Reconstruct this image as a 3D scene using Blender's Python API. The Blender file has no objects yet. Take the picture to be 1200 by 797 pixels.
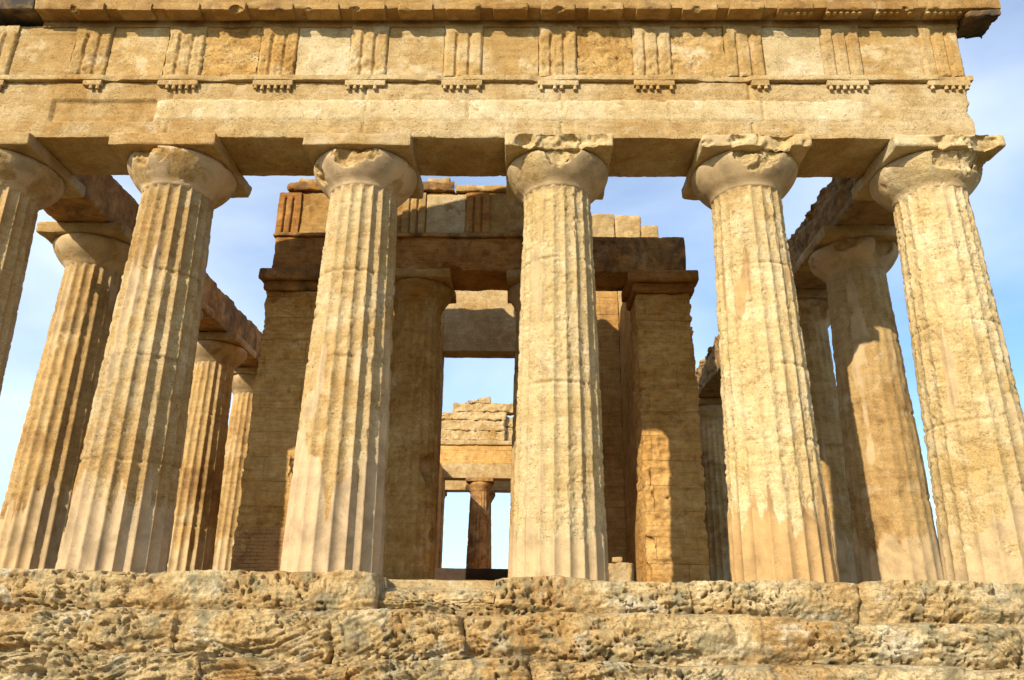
import bpy, math, random
import numpy as np
from mathutils import Matrix, Vector

scene = bpy.context.scene
COL = scene.collection
random.seed(7)

# ---------------------------------------------------------------- camera
CAM = (1.1130, -11.1734, -0.4039)
YAW, PITCH, ROLL, FPX = 0.0202124, 0.3401017, 0.0137996, 897.834
cam_data = bpy.data.cameras.new("camera")
cam = bpy.data.objects.new("camera", cam_data)
COL.objects.link(cam)
c, s = math.cos(YAW), math.sin(YAW)
fw = Vector((-s * math.cos(PITCH), c * math.cos(PITCH), math.sin(PITCH)))
rt = Vector((c, s, 0.0))
up = rt.cross(fw)
r2 = rt * math.cos(ROLL) + up * math.sin(ROLL)
u2 = -rt * math.sin(ROLL) + up * math.cos(ROLL)
M = Matrix((r2, u2, -fw)).transposed().to_4x4()
M.translation = Vector(CAM)
cam.matrix_world = M
cam_data.sensor_width = 36.0
cam_data.lens = FPX / 1200.0 * 36.0
cam_data.clip_start = 0.1
cam_data.clip_end = 3000.0
scene.camera = cam

# ---------------------------------------------------------------- light
SUN_AZ, SUN_EL = math.radians(33.5), math.radians(28.0)      # azimuth: degrees to the left of the facade's normal
to_sun = Vector((-math.sin(SUN_AZ) * math.cos(SUN_EL), -math.cos(SUN_AZ) * math.cos(SUN_EL), math.sin(SUN_EL)))
world = bpy.data.worlds.new("World")
scene.world = world
world.use_nodes = True
wt = world.node_tree
for n in list(wt.nodes):
    wt.nodes.remove(n)
w_out = wt.nodes.new("ShaderNodeOutputWorld")
w_bg = wt.nodes.new("ShaderNodeBackground")
w_bg.inputs["Strength"].default_value = 0.115
sky = wt.nodes.new("ShaderNodeTexSky")
sky.sky_type = 'NISHITA'
sky.sun_disc = False
sky.sun_elevation = SUN_EL
sky.sun_rotation = math.pi + SUN_AZ
sky.altitude = 100.0
sky.air_density = 1.0
sky.dust_density = 0.7
sky.ozone_density = 2.2
w_tc = wt.nodes.new("ShaderNodeTexCoord")
w_map = wt.nodes.new("ShaderNodeMapping")
w_map.inputs["Scale"].default_value = (1.0, 1.0, 2.2)
w_map.inputs["Location"].default_value = (0.35, 0.2, 0.1)
w_n = wt.nodes.new("ShaderNodeTexNoise")
w_n.inputs["Scale"].default_value = 1.5
w_n.inputs["Detail"].default_value = 7.0
w_n.inputs["Roughness"].default_value = 0.5
w_n.inputs["Distortion"].default_value = 0.4
w_r = wt.nodes.new("ShaderNodeValToRGB")
w_r.color_ramp.elements[0].position = 0.37
w_r.color_ramp.elements[0].color = (0.04, 0.04, 0.04, 1)
w_r.color_ramp.elements[1].position = 0.72
w_r.color_ramp.elements[1].color = (0.66, 0.66, 0.66, 1)
w_mix = wt.nodes.new("ShaderNodeMixRGB")
w_mix.inputs["Color2"].default_value = (8.0, 8.8, 10.0, 1)
L = wt.links.new
L(w_tc.outputs["Generated"], w_map.inputs["Vector"])
L(w_map.outputs["Vector"], w_n.inputs["Vector"])
L(w_n.outputs["Fac"], w_r.inputs["Fac"])
L(w_r.outputs["Color"], w_mix.inputs["Fac"])
w_tint = wt.nodes.new("ShaderNodeMixRGB")
w_tint.blend_type = 'MULTIPLY'
w_tint.inputs["Fac"].default_value = 1.0
w_tint.inputs["Color2"].default_value = (0.93, 1.16, 1.30, 1)
L(sky.outputs["Color"], w_tint.inputs["Color1"])
L(w_tint.outputs["Color"], w_mix.inputs["Color1"])
L(w_mix.outputs["Color"], w_bg.inputs["Color"])
L(w_bg.outputs["Background"], w_out.inputs["Surface"])

sun_d = bpy.data.lights.new("sun", 'SUN')
sun_d.energy = 5.0
sun_d.angle = math.radians(0.53)
sun_d.color = (1.0, 0.90, 0.74)
sun = bpy.data.objects.new("sun", sun_d)
COL.objects.link(sun)
sun.location = (-20, -30, 30)
sun.rotation_euler = to_sun.to_track_quat('Z', 'Y').to_euler()

scene.view_settings.view_transform = 'Standard'
scene.view_settings.look = 'None'
scene.view_settings.exposure = 0.50
scene.view_settings.gamma = 1.0
scene.view_settings.use_curve_mapping = False

# ---------------------------------------------------------------- noise (numpy)
def _hash(ix, iy, iz, seed):
    h = (ix.astype(np.uint32) * np.uint32(374761393) + iy.astype(np.uint32) * np.uint32(668265263)
         + iz.astype(np.uint32) * np.uint32(2147483647 - 1013) + np.uint32(seed * 974711 % 4294967295))
    h ^= h >> np.uint32(13)
    h *= np.uint32(1274126177)
    h ^= h >> np.uint32(16)
    h *= np.uint32(2246822519)
    h ^= h >> np.uint32(13)
    return h.astype(np.float32) / np.float32(4294967295.0)

def vnoise(p, seed=0):
    """value noise in -1..1, p is (n,3)"""
    p = p.astype(np.float32) + np.float32(512.37)
    i = np.floor(p)
    f = p - i
    i = i.astype(np.int64)
    u = f * f * f * (f * (f * 6 - 15) + 10)
    out = 0
    for dx in (0, 1):
        wx = u[:, 0] if dx else 1 - u[:, 0]
        for dy in (0, 1):
            wy = u[:, 1] if dy else 1 - u[:, 1]
            for dz in (0, 1):
                wz = u[:, 2] if dz else 1 - u[:, 2]
                out = out + wx * wy * wz * _hash(i[:, 0] + dx, i[:, 1] + dy, i[:, 2] + dz, seed)
    return out * 2 - 1

def fbm(p, freq=1.0, octv=4, seed=0, gain=0.5):
    a, t, o = 1.0, 0.0, 0
    for k in range(octv):
        o = o + a * vnoise(p * freq, seed + k * 17)
        t += a
        a *= gain
        freq *= 2.03
    return o / t

def sstep(a, b, x):
    t = np.clip((x - a) / (b - a), 0, 1)
    return t * t * (3 - 2 * t)

def carve(p, bites, seed=0):
    """broken-off pieces: each bite is (x, y, z, radius); points inside are pushed onto its rough surface"""
    for k, (bx, by, bz, br) in enumerate(bites):
        cc = np.array([bx, by, bz], dtype=np.float32)
        d = p - cc
        dist = np.linalg.norm(d, axis=1)
        sel = dist < br * 1.5
        if not sel.any():
            continue
        q = p[sel]
        rr = br + min(br, 0.4) * (0.42 * fbm(q, 4.2, 3, seed + 5 + k, 0.6)) + 0.05 * fbm(q, 13.0, 4, seed + k, 0.75)
        ds = dist[sel]
        m = ds < rr
        qq = q.copy()
        qq[m] = cc + d[sel][m] / np.maximum(ds[m], 1e-5)[:, None] * rr[m][:, None]
        p[sel] = qq
    return p

# ---------------------------------------------------------------- objects
def link(o, parent=None):
    COL.objects.link(o)
    if parent is not None:
        o.parent = parent
    return o

def thing(name, label, cat, loc=(0, 0, 0), group=None):
    o = bpy.data.objects.new(name, None)
    o.empty_display_size = 0.3
    o.location = loc
    link(o)
    o["label"] = label
    o["category"] = cat
    o["kind"] = "thing"
    if group:
        o["group"] = group
    return o

def mesh_obj(name, V, Q, mat, parent=None, smooth=True, attrs=None):
    V = np.asarray(V, dtype=np.float32)
    if parent is not None:
        V = V - np.array(parent.location, dtype=np.float32)
    Q = np.asarray(Q, dtype=np.int32)
    me = bpy.data.meshes.new(name)
    me.vertices.add(len(V))
    me.vertices.foreach_set("co", V.ravel())
    n = len(Q)
    me.loops.add(n * 4)
    me.loops.foreach_set("vertex_index", Q.ravel())
    me.polygons.add(n)
    me.polygons.foreach_set("loop_start", np.arange(0, n * 4, 4, dtype=np.int32))
    me.polygons.foreach_set("loop_total", np.full(n, 4, dtype=np.int32))
    me.polygons.foreach_set("use_smooth", np.full(n, smooth, dtype=bool))
    if attrs:
        for k, a in attrs.items():
            at = me.attributes.new(k, 'FLOAT', 'POINT')
            at.data.foreach_set("value", np.asarray(a, dtype=np.float32))
    me.update(calc_edges=True)
    me.materials.append(mat)
    o = bpy.data.objects.new(name, me)
    return link(o, parent)

def grid_quads(nu, nv, off=0, flip=False, wrap=False):
    """quads of an nu x nv vertex grid (index = u*nv + v)"""
    u = np.arange(nu - 1)
    v = np.arange(nv if wrap else nv - 1)
    U, W = np.meshgrid(u, v, indexing='ij')
    W1 = (W + 1) % nv
    a = U * nv + W
    b = (U + 1) * nv + W
    cc = (U + 1) * nv + W1
    d = U * nv + W1
    q = np.stack([a, b, cc, d], -1).reshape(-1, 4) + off
    return q[:, ::-1] if flip else q

def box_grid(lo, hi, res, skip=()):
    lo = np.array(lo, float)
    hi = np.array(hi, float)
    if np.isscalar(res):
        res = (res, res, res)
    cnt = [max(2, int(math.ceil((hi[a] - lo[a]) / res[a])) + 1) for a in range(3)]
    ax = [np.linspace(lo[a], hi[a], cnt[a]) for a in range(3)]
    V, Q, off = [], [], 0
    for a in range(3):
        b, d = (a + 1) % 3, (a + 2) % 3
        for sgn in (0, 1):
            if (a, sgn) in skip:
                continue
            B, D = np.meshgrid(ax[b], ax[d], indexing='ij')
            P = np.zeros((B.size, 3))
            P[:, a] = hi[a] if sgn else lo[a]
            P[:, b] = B.ravel()
            P[:, d] = D.ravel()
            V.append(P)
            Q.append(grid_quads(cnt[b], cnt[d], off, flip=not sgn))
            off += B.size
    return np.concatenate(V), np.concatenate(Q)

def rough_pts(V, lo, hi, amp=0.012, freq=3.0, rnd=0.02, rnd_var=0.8, fine=0.004, pit=0.0, seed=0, bites=(), extra=None):
    lo = np.array(lo, float)
    hi = np.array(hi, float)
    P = V.astype(np.float32)
    # worn edges: rounded by a radius that varies along the stone
    mr = 0.48 * float((hi - lo).min())
    r = np.clip(rnd * (1 + rnd_var * 2.2 * fbm(P, 2.3, 3, seed + 91)), 0.002, mr)[:, None]
    q = np.clip(P, lo + r, hi - r)
    d = P - q
    dl = np.linalg.norm(d, axis=1, keepdims=True)
    P = q + d / np.maximum(dl, 1e-6) * np.minimum(dl, r)
    src = P.copy()
    disp = np.stack([fbm(src, freq, 4, seed + 1), fbm(src, freq, 4, seed + 2), fbm(src, freq, 4, seed + 3)], 1) * amp
    if fine:
        disp += np.stack([vnoise(src * 26, seed + 4), vnoise(src * 26, seed + 5), vnoise(src * 26, seed + 6)], 1) * fine
    P = P + disp
    if pit:
        ctr = (lo + hi) / 2
        inward = np.sign(ctr - src) * (np.abs(d) / np.maximum(dl, 1e-6))
        pm = sstep(0.35, 0.75, fbm(src * np.array([1, 1, 1.5]), 9.0, 2, seed + 8))
        P = P + inward * (pm * pit)[:, None]
    if extra is not None:
        P = extra(P, src)
    if len(bites):
        P = carve(P, bites, seed)
    return P

def rough_box(name, lo, hi, mat, parent=None, res=0.03, skip=(), attrs=None, **kw):
    V, Q = box_grid(lo, hi, res, skip)
    P = rough_pts(V, lo, hi, **kw)
    return mesh_obj(name, P, Q, mat, parent, attrs=attrs)

# ---------------------------------------------------------------- materials
class NT:
    def __init__(self, mat):
        self.t = mat.node_tree
        for n in list(self.t.nodes):
            self.t.nodes.remove(n)
    def n(self, kind, **props):
        nd = self.t.nodes.new(kind)
        for k, v in props.items():
            setattr(nd, k, v)
        return nd
    def l(self, a, b):
        self.t.links.new(a, b)
    def noise(self, vec, scale, detail=4, rough=0.55, dist=0.0):
        nd = self.n("ShaderNodeTexNoise")
        nd.inputs["Scale"].default_value = scale
        nd.inputs["Detail"].default_value = detail
        nd.inputs["Roughness"].default_value = rough
        nd.inputs["Distortion"].default_value = dist
        self.l(vec, nd.inputs["Vector"])
        return nd.outputs["Fac"]
    def ramp(self, fac, stops):
        nd = self.n("ShaderNodeValToRGB")
        el = nd.color_ramp.elements
        while len(el) < len(stops):
            el.new(0.5)
        for e, (p, col) in zip(el, stops):
            e.position = p
            e.color = (col, col, col, 1) if np.isscalar(col) else (*col, 1)
        self.l(fac, nd.inputs["Fac"])
        return nd.outputs["Color"]
    def mix(self, fac, a, b, mode='MIX'):
        nd = self.n("ShaderNodeMixRGB", blend_type=mode)
        for key, v in (("Fac", fac), ("Color1", a), ("Color2", b)):
            if isinstance(v, (int, float)):
                nd.inputs[key].default_value = v if key == "Fac" else (v, v, v, 1)
            elif isinstance(v, tuple):
                nd.inputs[key].default_value = (*v, 1)
            else:
                self.l(v, nd.inputs[key])
        return nd.outputs["Color"]
    def math(self, op, a, b=0.0):
        nd = self.n("ShaderNodeMath", operation=op)
        for i, v in enumerate((a, b)):
            if isinstance(v, (int, float)):
                nd.inputs[i].default_value = v
            else:
                self.l(v, nd.inputs[i])
        return nd.outputs[0]
    def scalev(self, vec, sc):
        nd = self.n("ShaderNodeMapping")
        nd.inputs["Scale"].default_value = sc
        self.l(vec, nd.inputs["Vector"])
        return nd.outputs["Vector"]

HONEY, PALE, OCHRE, BROWN = (0.45, 0.302, 0.128), (0.53, 0.395, 0.208), (0.375, 0.215, 0.068), (0.25, 0.135, 0.045)

def stone(name, cols=(OCHRE, HONEY, PALE), patch_col=(0.64, 0.52, 0.325), stain=0.0, pits=0.5, patch=0.25, bump=1.0, stucco=None, courses=None,
          stain_col=(0.055, 0.045, 0.035), lichen=0.0, tint=(1, 1, 1), streak=0.35):
    m = bpy.data.materials.new(name)
    m.use_nodes = True
    t = NT(m)
    out = t.n("ShaderNodeOutputMaterial")
    bsdf = t.n("ShaderNodeBsdfPrincipled")
    t.l(bsdf.outputs[0], out.inputs[0])
    bsdf.inputs["Roughness"].default_value = 0.92
    bsdf.inputs["Specular IOR Level"].default_value = 0.15
    pos = t.n("ShaderNodeNewGeometry").outputs["Position"]
    info = t.n("ShaderNodeObjectInfo")
    big = t.noise(pos, 0.75, 5, 0.6, 0.6)
    mid = t.noise(pos, 4.6, 7, 0.66, 0.2)
    fine = t.noise(pos, 46, 5, 0.75)
    col = t.ramp(t.math('ADD', t.math('MULTIPLY', big, 0.72), t.math('MULTIPLY', mid, 0.28)),
                 [(0.36, cols[0]), (0.5, cols[1]), (0.64, cols[2])])
    # mottling and bedding
    col = t.mix(0.45, col, t.ramp(mid, [(0.32, 0.68), (0.5, 1.0), (0.68, 1.15)]), 'MULTIPLY')
    bed = t.noise(t.scalev(pos, (0.7, 0.7, 7.5)), 2.2, 5, 0.62, 0.3)
    col = t.mix(streak, col, t.ramp(bed, [(0.34, (0.62, 0.55, 0.45)), (0.55, (1, 1, 1)), (0.7, (1.12, 1.08, 1.0))]), 'MULTIPLY')
    if patch:
        pn = t.ramp(t.noise(pos, 1.7, 8, 0.68, 0.5), [(0.55, 0.0), (0.63, 1.0)])
        col = t.mix(t.math('MULTIPLY', pn, patch), col, patch_col)
    # grains and pores
    col = t.mix(0.75, col, t.ramp(fine, [(0.34, 0.48), (0.48, 0.98), (0.68, 1.2)]), 'MULTIPLY')
    vor = t.n("ShaderNodeTexVoronoi")
    vor.inputs["Scale"].default_value = 17
    wob = t.n("ShaderNodeVectorMath", operation='ADD')
    wsc = t.n("ShaderNodeVectorMath", operation='SCALE')
    wn = t.n("ShaderNodeTexNoise")
    wn.inputs["Scale"].default_value = 6
    wn.inputs["Detail"].default_value = 3
    t.l(pos, wn.inputs["Vector"])
    t.l(wn.outputs["Color"], wsc.inputs[0])
    wsc.inputs["Scale"].default_value = 0.12
    t.l(pos, wob.inputs[0])
    t.l(wsc.outputs[0], wob.inputs[1])
    t.l(t.scalev(wob.outputs[0], (0.8, 0.8, 1.4)), vor.inputs["Vector"])
    pore = t.ramp(vor.outputs["Distance"], [(0.08, 1.0), (0.3, 0.0)])
    pore = t.math('MULTIPLY', pore, t.ramp(t.noise(pos, 2.6, 4, 0.6), [(0.45, 0.0), (0.6, 1.0)]))
    vor2 = t.n("ShaderNodeTexVoronoi")
    vor2.inputs["Scale"].default_value = 46
    t.l(t.scalev(wob.outputs[0], (0.8, 0.8, 1.7)), vor2.inputs["Vector"])
    pore2 = t.math('MULTIPLY', t.ramp(vor2.outputs["Distance"], [(0.12, 1.0), (0.36, 0.0)]), t.ramp(t.noise(pos, 5.2, 4, 0.65), [(0.36, 0.0), (0.56, 1.0)]))
    pore = t.math('MAXIMUM', pore, t.math('MULTIPLY', pore2, 0.8))
    if pits:
        col = t.mix(t.math('MULTIPLY', pore, 0.8 * pits), col, (0.12, 0.07, 0.028))
    if lichen:
        ln = t.ramp(t.noise(pos, 3.1, 8, 0.7, 0.3), [(0.5, 0.0), (0.62, 1.0)])
        col = t.mix(t.math('MULTIPLY', ln, lichen), col, (0.215, 0.18, 0.10))
    if stain:
        sn = t.ramp(t.noise(t.scalev(pos, (1, 1, 0.6)), 1.9, 7, 0.66, 0.6), [(0.60 - 0.22 * stain, 0.0), (0.72 - 0.12 * stain, 1.0)])
        col = t.mix(t.math('MULTIPLY', sn, min(1.0, 0.55 + 0.35 * stain)), col, stain_col)
    height = t.math('ADD', t.math('MULTIPLY', mid, 0.34), t.math('MULTIPLY', fine, 0.5))
    height = t.math('SUBTRACT', height, t.math('MULTIPLY', pore, 0.55 * pits))
    height = t.math('ADD', height, t.math('MULTIPLY', bed, 0.35 * streak))
    if courses:
        axis, bw, rh = courses
        sep = t.n("ShaderNodeSeparateXYZ")
        t.l(pos, sep.inputs[0])
        cmb = t.n("ShaderNodeCombineXYZ")
        wv = t.math('MULTIPLY', t.math('SUBTRACT', t.noise(pos, 3.0, 3), 0.5), 0.05)
        t.l(t.math('ADD', sep.outputs[axis], wv), cmb.inputs[0])
        t.l(t.math('ADD', sep.outputs["Z"], wv), cmb.inputs[1])
        br = t.n("ShaderNodeTexBrick")
        br.inputs["Scale"].default_value = 1.0
        br.inputs["Mortar Size"].default_value = 0.009 if rh > 0.2 else 0.008
        br.inputs["Mortar Smooth"].default_value = 0.5
        br.inputs["Brick Width"].default_value = bw
        br.inputs["Row Height"].default_value = rh
        br.inputs["Color1"].default_value = (0.93, 0.93, 0.93, 1)
        br.inputs["Color2"].default_value = (1.06, 1.05, 1.03, 1)
        br.inputs["Mortar"].default_value = (0.5, 0.46, 0.4, 1)
        t.l(cmb.outputs[0], br.inputs["Vector"])
        jm = t.ramp(t.noise(pos, 1.3, 4, 0.6), [(0.38, 0.1), (0.62, 1.0)])
        col = t.mix(jm, col, t.mix(1.0, col, br.outputs["Color"], 'MULTIPLY'))
        height = t.math('SUBTRACT', height, t.math('MULTIPLY', t.math('MULTIPLY', br.outputs["Fac"], jm), 0.7))
    if stucco:
        at = t.n("ShaderNodeAttribute", attribute_name="stucco").outputs["Fac"]
        sc = t.ramp(t.noise(pos, 2.4, 5, 0.6, 0.4), [(0.35, tuple(c_ * 0.68 for c_ in stucco)), (0.52, stucco), (0.68, tuple(c_ * 1.16 for c_ in stucco))])
        sc = t.mix(0.5, sc, t.ramp(fine, [(0.32, 0.72), (0.55, 1.03)]), 'MULTIPLY')
        col = t.mix(at, col, sc)
        height = t.math('MULTIPLY', height, t.math('SUBTRACT', 1.0, t.math('MULTIPLY', at, 0.6)))
    if stucco:
        dt = t.n("ShaderNodeAttribute", attribute_name="drum").outputs["Fac"]
        col = t.mix(1.0, col, t.math('ADD', 1.0, t.math('MULTIPLY', dt, 0.075)), 'MULTIPLY')
    # every stone a little different in tone
    var = t.math('ADD', 0.93, t.math('MULTIPLY', info.outputs["Random"], 0.13))
    col = t.mix(1.0, col, var, 'MULTIPLY')
    if tint != (1, 1, 1):
        col = t.mix(1.0, col, tint, 'MULTIPLY')
    t.l(col, bsdf.inputs["Base Color"])
    bp = t.n("ShaderNodeBump")
    bp.inputs["Strength"].default_value = min(1.0, 0.75 * bump)
    bp.inputs["Distance"].default_value = 0.035
    t.l(height, bp.inputs["Height"])
    t.l(bp.outputs[0], bsdf.inputs["Normal"])
    return m

STUC = (0.475, 0.335, 0.175)
m_col = stone("fluted_tufa", stucco=STUC, patch=0.35, pits=0.7)
m_col_pale = stone("worn_pale_tufa", cols=((0.45, 0.30, 0.115), (0.51, 0.37, 0.175), (0.56, 0.435, 0.245)), stucco=STUC, patch=0.5, pits=0.7)
m_col_rose = stone("fluted_tufa_pale_plaster", stucco=(0.50, 0.355, 0.20), patch=0.35, pits=0.7)
m_col_brown = stone("worn_pale_tufa_brown_plaster", cols=((0.45, 0.30, 0.115), (0.51, 0.37, 0.175), (0.56, 0.435, 0.245)), stucco=(0.40, 0.24, 0.095), patch=0.5, pits=0.7)
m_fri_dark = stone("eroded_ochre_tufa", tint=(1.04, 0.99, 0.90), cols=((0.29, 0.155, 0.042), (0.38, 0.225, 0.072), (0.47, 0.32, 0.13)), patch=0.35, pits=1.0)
m_col_far = stone("flank_tufa", cols=(BROWN, (0.42, 0.265, 0.10), HONEY), stucco=STUC, patch=0.3, pits=0.6, stain=0.12, stain_col=(0.14, 0.085, 0.04))
m_ent = stone("entablature_tufa", patch=0.3, pits=0.8)
m_fri = stone("frieze_tufa", cols=(OCHRE, (0.42, 0.265, 0.095), PALE), patch=0.5, pits=0.7)
m_inlay = stone("pale_inlay_stone", cols=((0.45, 0.31, 0.135), (0.51, 0.38, 0.195), (0.57, 0.45, 0.265)), patch=0.9, pits=0.7, streak=0.1)
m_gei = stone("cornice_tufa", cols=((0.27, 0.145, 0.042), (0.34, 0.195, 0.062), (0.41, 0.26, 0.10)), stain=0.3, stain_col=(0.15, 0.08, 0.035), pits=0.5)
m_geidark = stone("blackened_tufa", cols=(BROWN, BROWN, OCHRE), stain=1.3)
m_wall_x = stone("cross_wall_tufa", tint=(1.10, 0.99, 0.85), cols=((0.33, 0.185, 0.052), (0.45, 0.28, 0.098), (0.53, 0.365, 0.155)), streak=0.5, courses=("X", 1.25, 0.52), stain=0.1, stain_col=(0.15, 0.09, 0.045), patch=0.12)
m_wall_y = stone("side_wall_tufa", tint=(1.10, 0.99, 0.85), cols=((0.33, 0.185, 0.052), (0.45, 0.28, 0.098), (0.53, 0.365, 0.155)), streak=0.5, courses=("Y", 1.25, 0.52), stain=0.1, stain_col=(0.15, 0.09, 0.045), patch=0.12)
m_brick = stone("small_brick", tint=(1.12, 0.98, 0.85), cols=(BROWN, (0.36, 0.22, 0.10), OCHRE), courses=("X", 0.26, 0.072), patch=0.1)
m_stain_shade = stone("stained_shade_tufa", tint=(1.12, 0.98, 0.85), cols=(BROWN, OCHRE, HONEY), stain=0.75, stain_col=(0.07, 0.052, 0.035), patch=0.3, pits=0.8)  # real stains on the beams; on the rear columns its darkness is painted shade
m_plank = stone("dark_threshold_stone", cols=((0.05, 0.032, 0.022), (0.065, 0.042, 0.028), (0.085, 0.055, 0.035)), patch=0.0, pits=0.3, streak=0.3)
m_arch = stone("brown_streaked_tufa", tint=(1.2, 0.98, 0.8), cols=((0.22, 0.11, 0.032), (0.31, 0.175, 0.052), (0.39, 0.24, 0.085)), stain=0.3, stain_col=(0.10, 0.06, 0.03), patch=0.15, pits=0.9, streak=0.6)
m_rub = stone("raw_rubble", cols=(BROWN, (0.34, 0.21, 0.09), OCHRE), stain=0.45, stain_col=(0.09, 0.065, 0.04), pits=1.0, patch=0.0)
m_step = stone("weathered_step", cols=((0.36, 0.205, 0.066), (0.46, 0.325, 0.15), (0.53, 0.425, 0.245)), patch=0.75, patch_col=(0.50, 0.435, 0.30), pits=1.0, lichen=0.9, streak=0.65)
m_step_o = stone("ochre_step", cols=((0.38, 0.21, 0.07), (0.46, 0.29, 0.11), HONEY), patch=0.15, pits=0.8, lichen=0.15)
m_ground = stone("dry_earth", cols=((0.11, 0.10, 0.045), (0.16, 0.13, 0.065), (0.22, 0.17, 0.095)), pits=0.6, patch=0.1, lichen=0.5)

# ---------------------------------------------------------------- ground
def make_ground():
    n = 161
    t = np.linspace(-1, 1, n)
    ax = np.sign(t) * (np.abs(t) ** 3.0) * 1500.0
    X, Y = np.meshgrid(ax, ax, indexing='ij')
    V = np.stack([X.ravel(), Y.ravel(), np.full(X.size, -2.06)], 1)
    rad = np.hypot(V[:, 0], V[:, 1] - 18)
    V[:, 2] += 0.06 * fbm(V, 0.35, 4, 3) - 14.0 * sstep(120, 900, rad)
    o = mesh_obj("ground", V, grid_quads(n, n, flip=False), m_ground)
    o["kind"] = "structure"
make_ground()

# ---------------------------------------------------------------- stepped base
STYL_HALF = 8.46
base = thing("stepped_base", "weathered pitted rock steps the whole temple stands on, along the bottom of the photo", "steps", (0, 0, -2.05))

JOINTS = {0: [-7.1, -5.45, -3.9, -2.4, -0.76, 0.74, 3.2, 5.35, 6.98], 1: [-6.6, -4.9, -3.1, -1.25, 0.35, 2.1, 3.65, 5.2, 6.9],
          2: [-6.2, -4.4, -2.6, -0.9, 1.2, 2.9, 4.6, 6.3], 3: [-6, -4, -2, 0, 2, 4, 6]}

def eroded(k, depth, seed, drop=None):
    js = np.array(JOINTS[k])
    def f(P, src):
        x, y, z = src[:, 0], src[:, 1], src[:, 2]
        zt, zb = z.max(), z.min()
        wob = 0.10 * fbm(src, 1.8, 3, seed + 40)
        idx = np.searchsorted(js, x + wob)
        rs = np.random.RandomState(seed)
        off_y = rs.uniform(-0.03, 0.10, len(js) + 1)
        off_z = rs.uniform(-0.07, 0.0, len(js) + 1) * (1.0 if k else 0.5)
        if drop:
            for b, (oy, oz) in drop.items():
                off_y[b], off_z[b] = oy, oz
        near = np.min(np.abs((x + wob)[:, None] - js[None]), axis=1)
        gm = sstep(-0.25, 0.35, fbm(src, 1.2, 2, seed + 44))
        groove = np.exp(-(near / 0.03) ** 2) * gm + 0.5 * np.exp(-(near / 0.10) ** 2) * gm
        lump = fbm(src * np.array([0.8, 1, 1.7]), 1.35, 5, seed + 1, 0.58)
        bould = 1 - 2 * np.abs(fbm(src * np.array([1, 1, 1.5]) + 7.3, 1.9, 3, seed + 61, 0.5))
        dip = 0.30 + 0.30 * vnoise(src * 0.3, seed + 9)
        sb = z - x * dip + 0.08 * fbm(src, 1.7, 2, seed + 10)
        bq = np.stack([sb * 15 + 0.5 * fbm(src, 2.2, 3, seed + 12), x * 0.7, y * 0.9], 1)
        led = 1 - np.abs(fbm(bq, 1.0, 4, seed + 20, 0.6)) * 2.4
        led_m = sstep(-0.15, 0.3, fbm(src, 0.7, 2, seed + 25) + (0.15 if k >= 2 else -0.05))
        wq = src + 0.07 * np.stack([vnoise(src * 5, seed + 71), vnoise(src * 5, seed + 72), vnoise(src * 5, seed + 73)], 1)
        pn = fbm(wq * np.array([1, 1, 1.8]), 7.5, 3, seed + 30, 0.6)
        pitm = sstep(-0.25, 0.2, fbm(src, 0.9, 3, seed + 33))
        pits = sstep(0.20, 0.42, pn) * pitm
        pits2 = sstep(0.24, 0.42, fbm(wq * np.array([1, 1, 1.3]), 15, 2, seed + 35)) * sstep(-0.2, 0.25, fbm(src, 1.4, 2, seed + 36))
        fine = fbm(src, 13, 4, seed + 37, 0.65)
        D = depth * (0.75 * lump + 0.30 * bould + (0.42 if k >= 2 else 0.26) * led * led_m) - 0.06 * pits - 0.085 * pits2 + 0.04 * fine - 0.085 * groove
        D = D - off_y[idx]
        # hollowed towards the foot of each course
        v = (z - zb) / (zt - zb)
        D = D - 0.17 * sstep(0.5, 0.12, v) * (0.4 + 0.8 * (0.5 + 0.5 * fbm(src * np.array([1, 0, 0]), 0.8, 2, seed + 80)))
        D = np.clip(D, -0.34, 0.20)
        P = P.copy()
        fr = np.clip(1 - (y - y.min()) / 0.55, 0, 1)       # nothing moves far back where the columns stand
        P[:, 1] -= D * (0.15 + 0.85 * fr)
        topw = 0.10 * fbm(src * np.array([1, 0, 0]), 0.9, 4, seed + 83, 0.6) * (0.25 if k == 0 else 1.0)
        P[:, 2] += (0.5 * np.minimum(D, 0.1) * fr + off_z[idx] + topw) * sstep(0.3, 1.0, v)
        P[:, 0] += 0.03 * fbm(src, 4, 3, seed + 50)
        if k == 0:
            lip = sstep(-0.76, -0.86, y) * (0.02 + 0.10 * np.maximum(0, fbm(src * np.array([1, 0.4, 0]), 1.1, 4, seed + 90, 0.6)))
            P[:, 2] = np.minimum(P[:, 2], 0.01) + lip * sstep(0.5, 1.0, v) * (off_z[idx] > -0.1)
        return P
    return f

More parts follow.
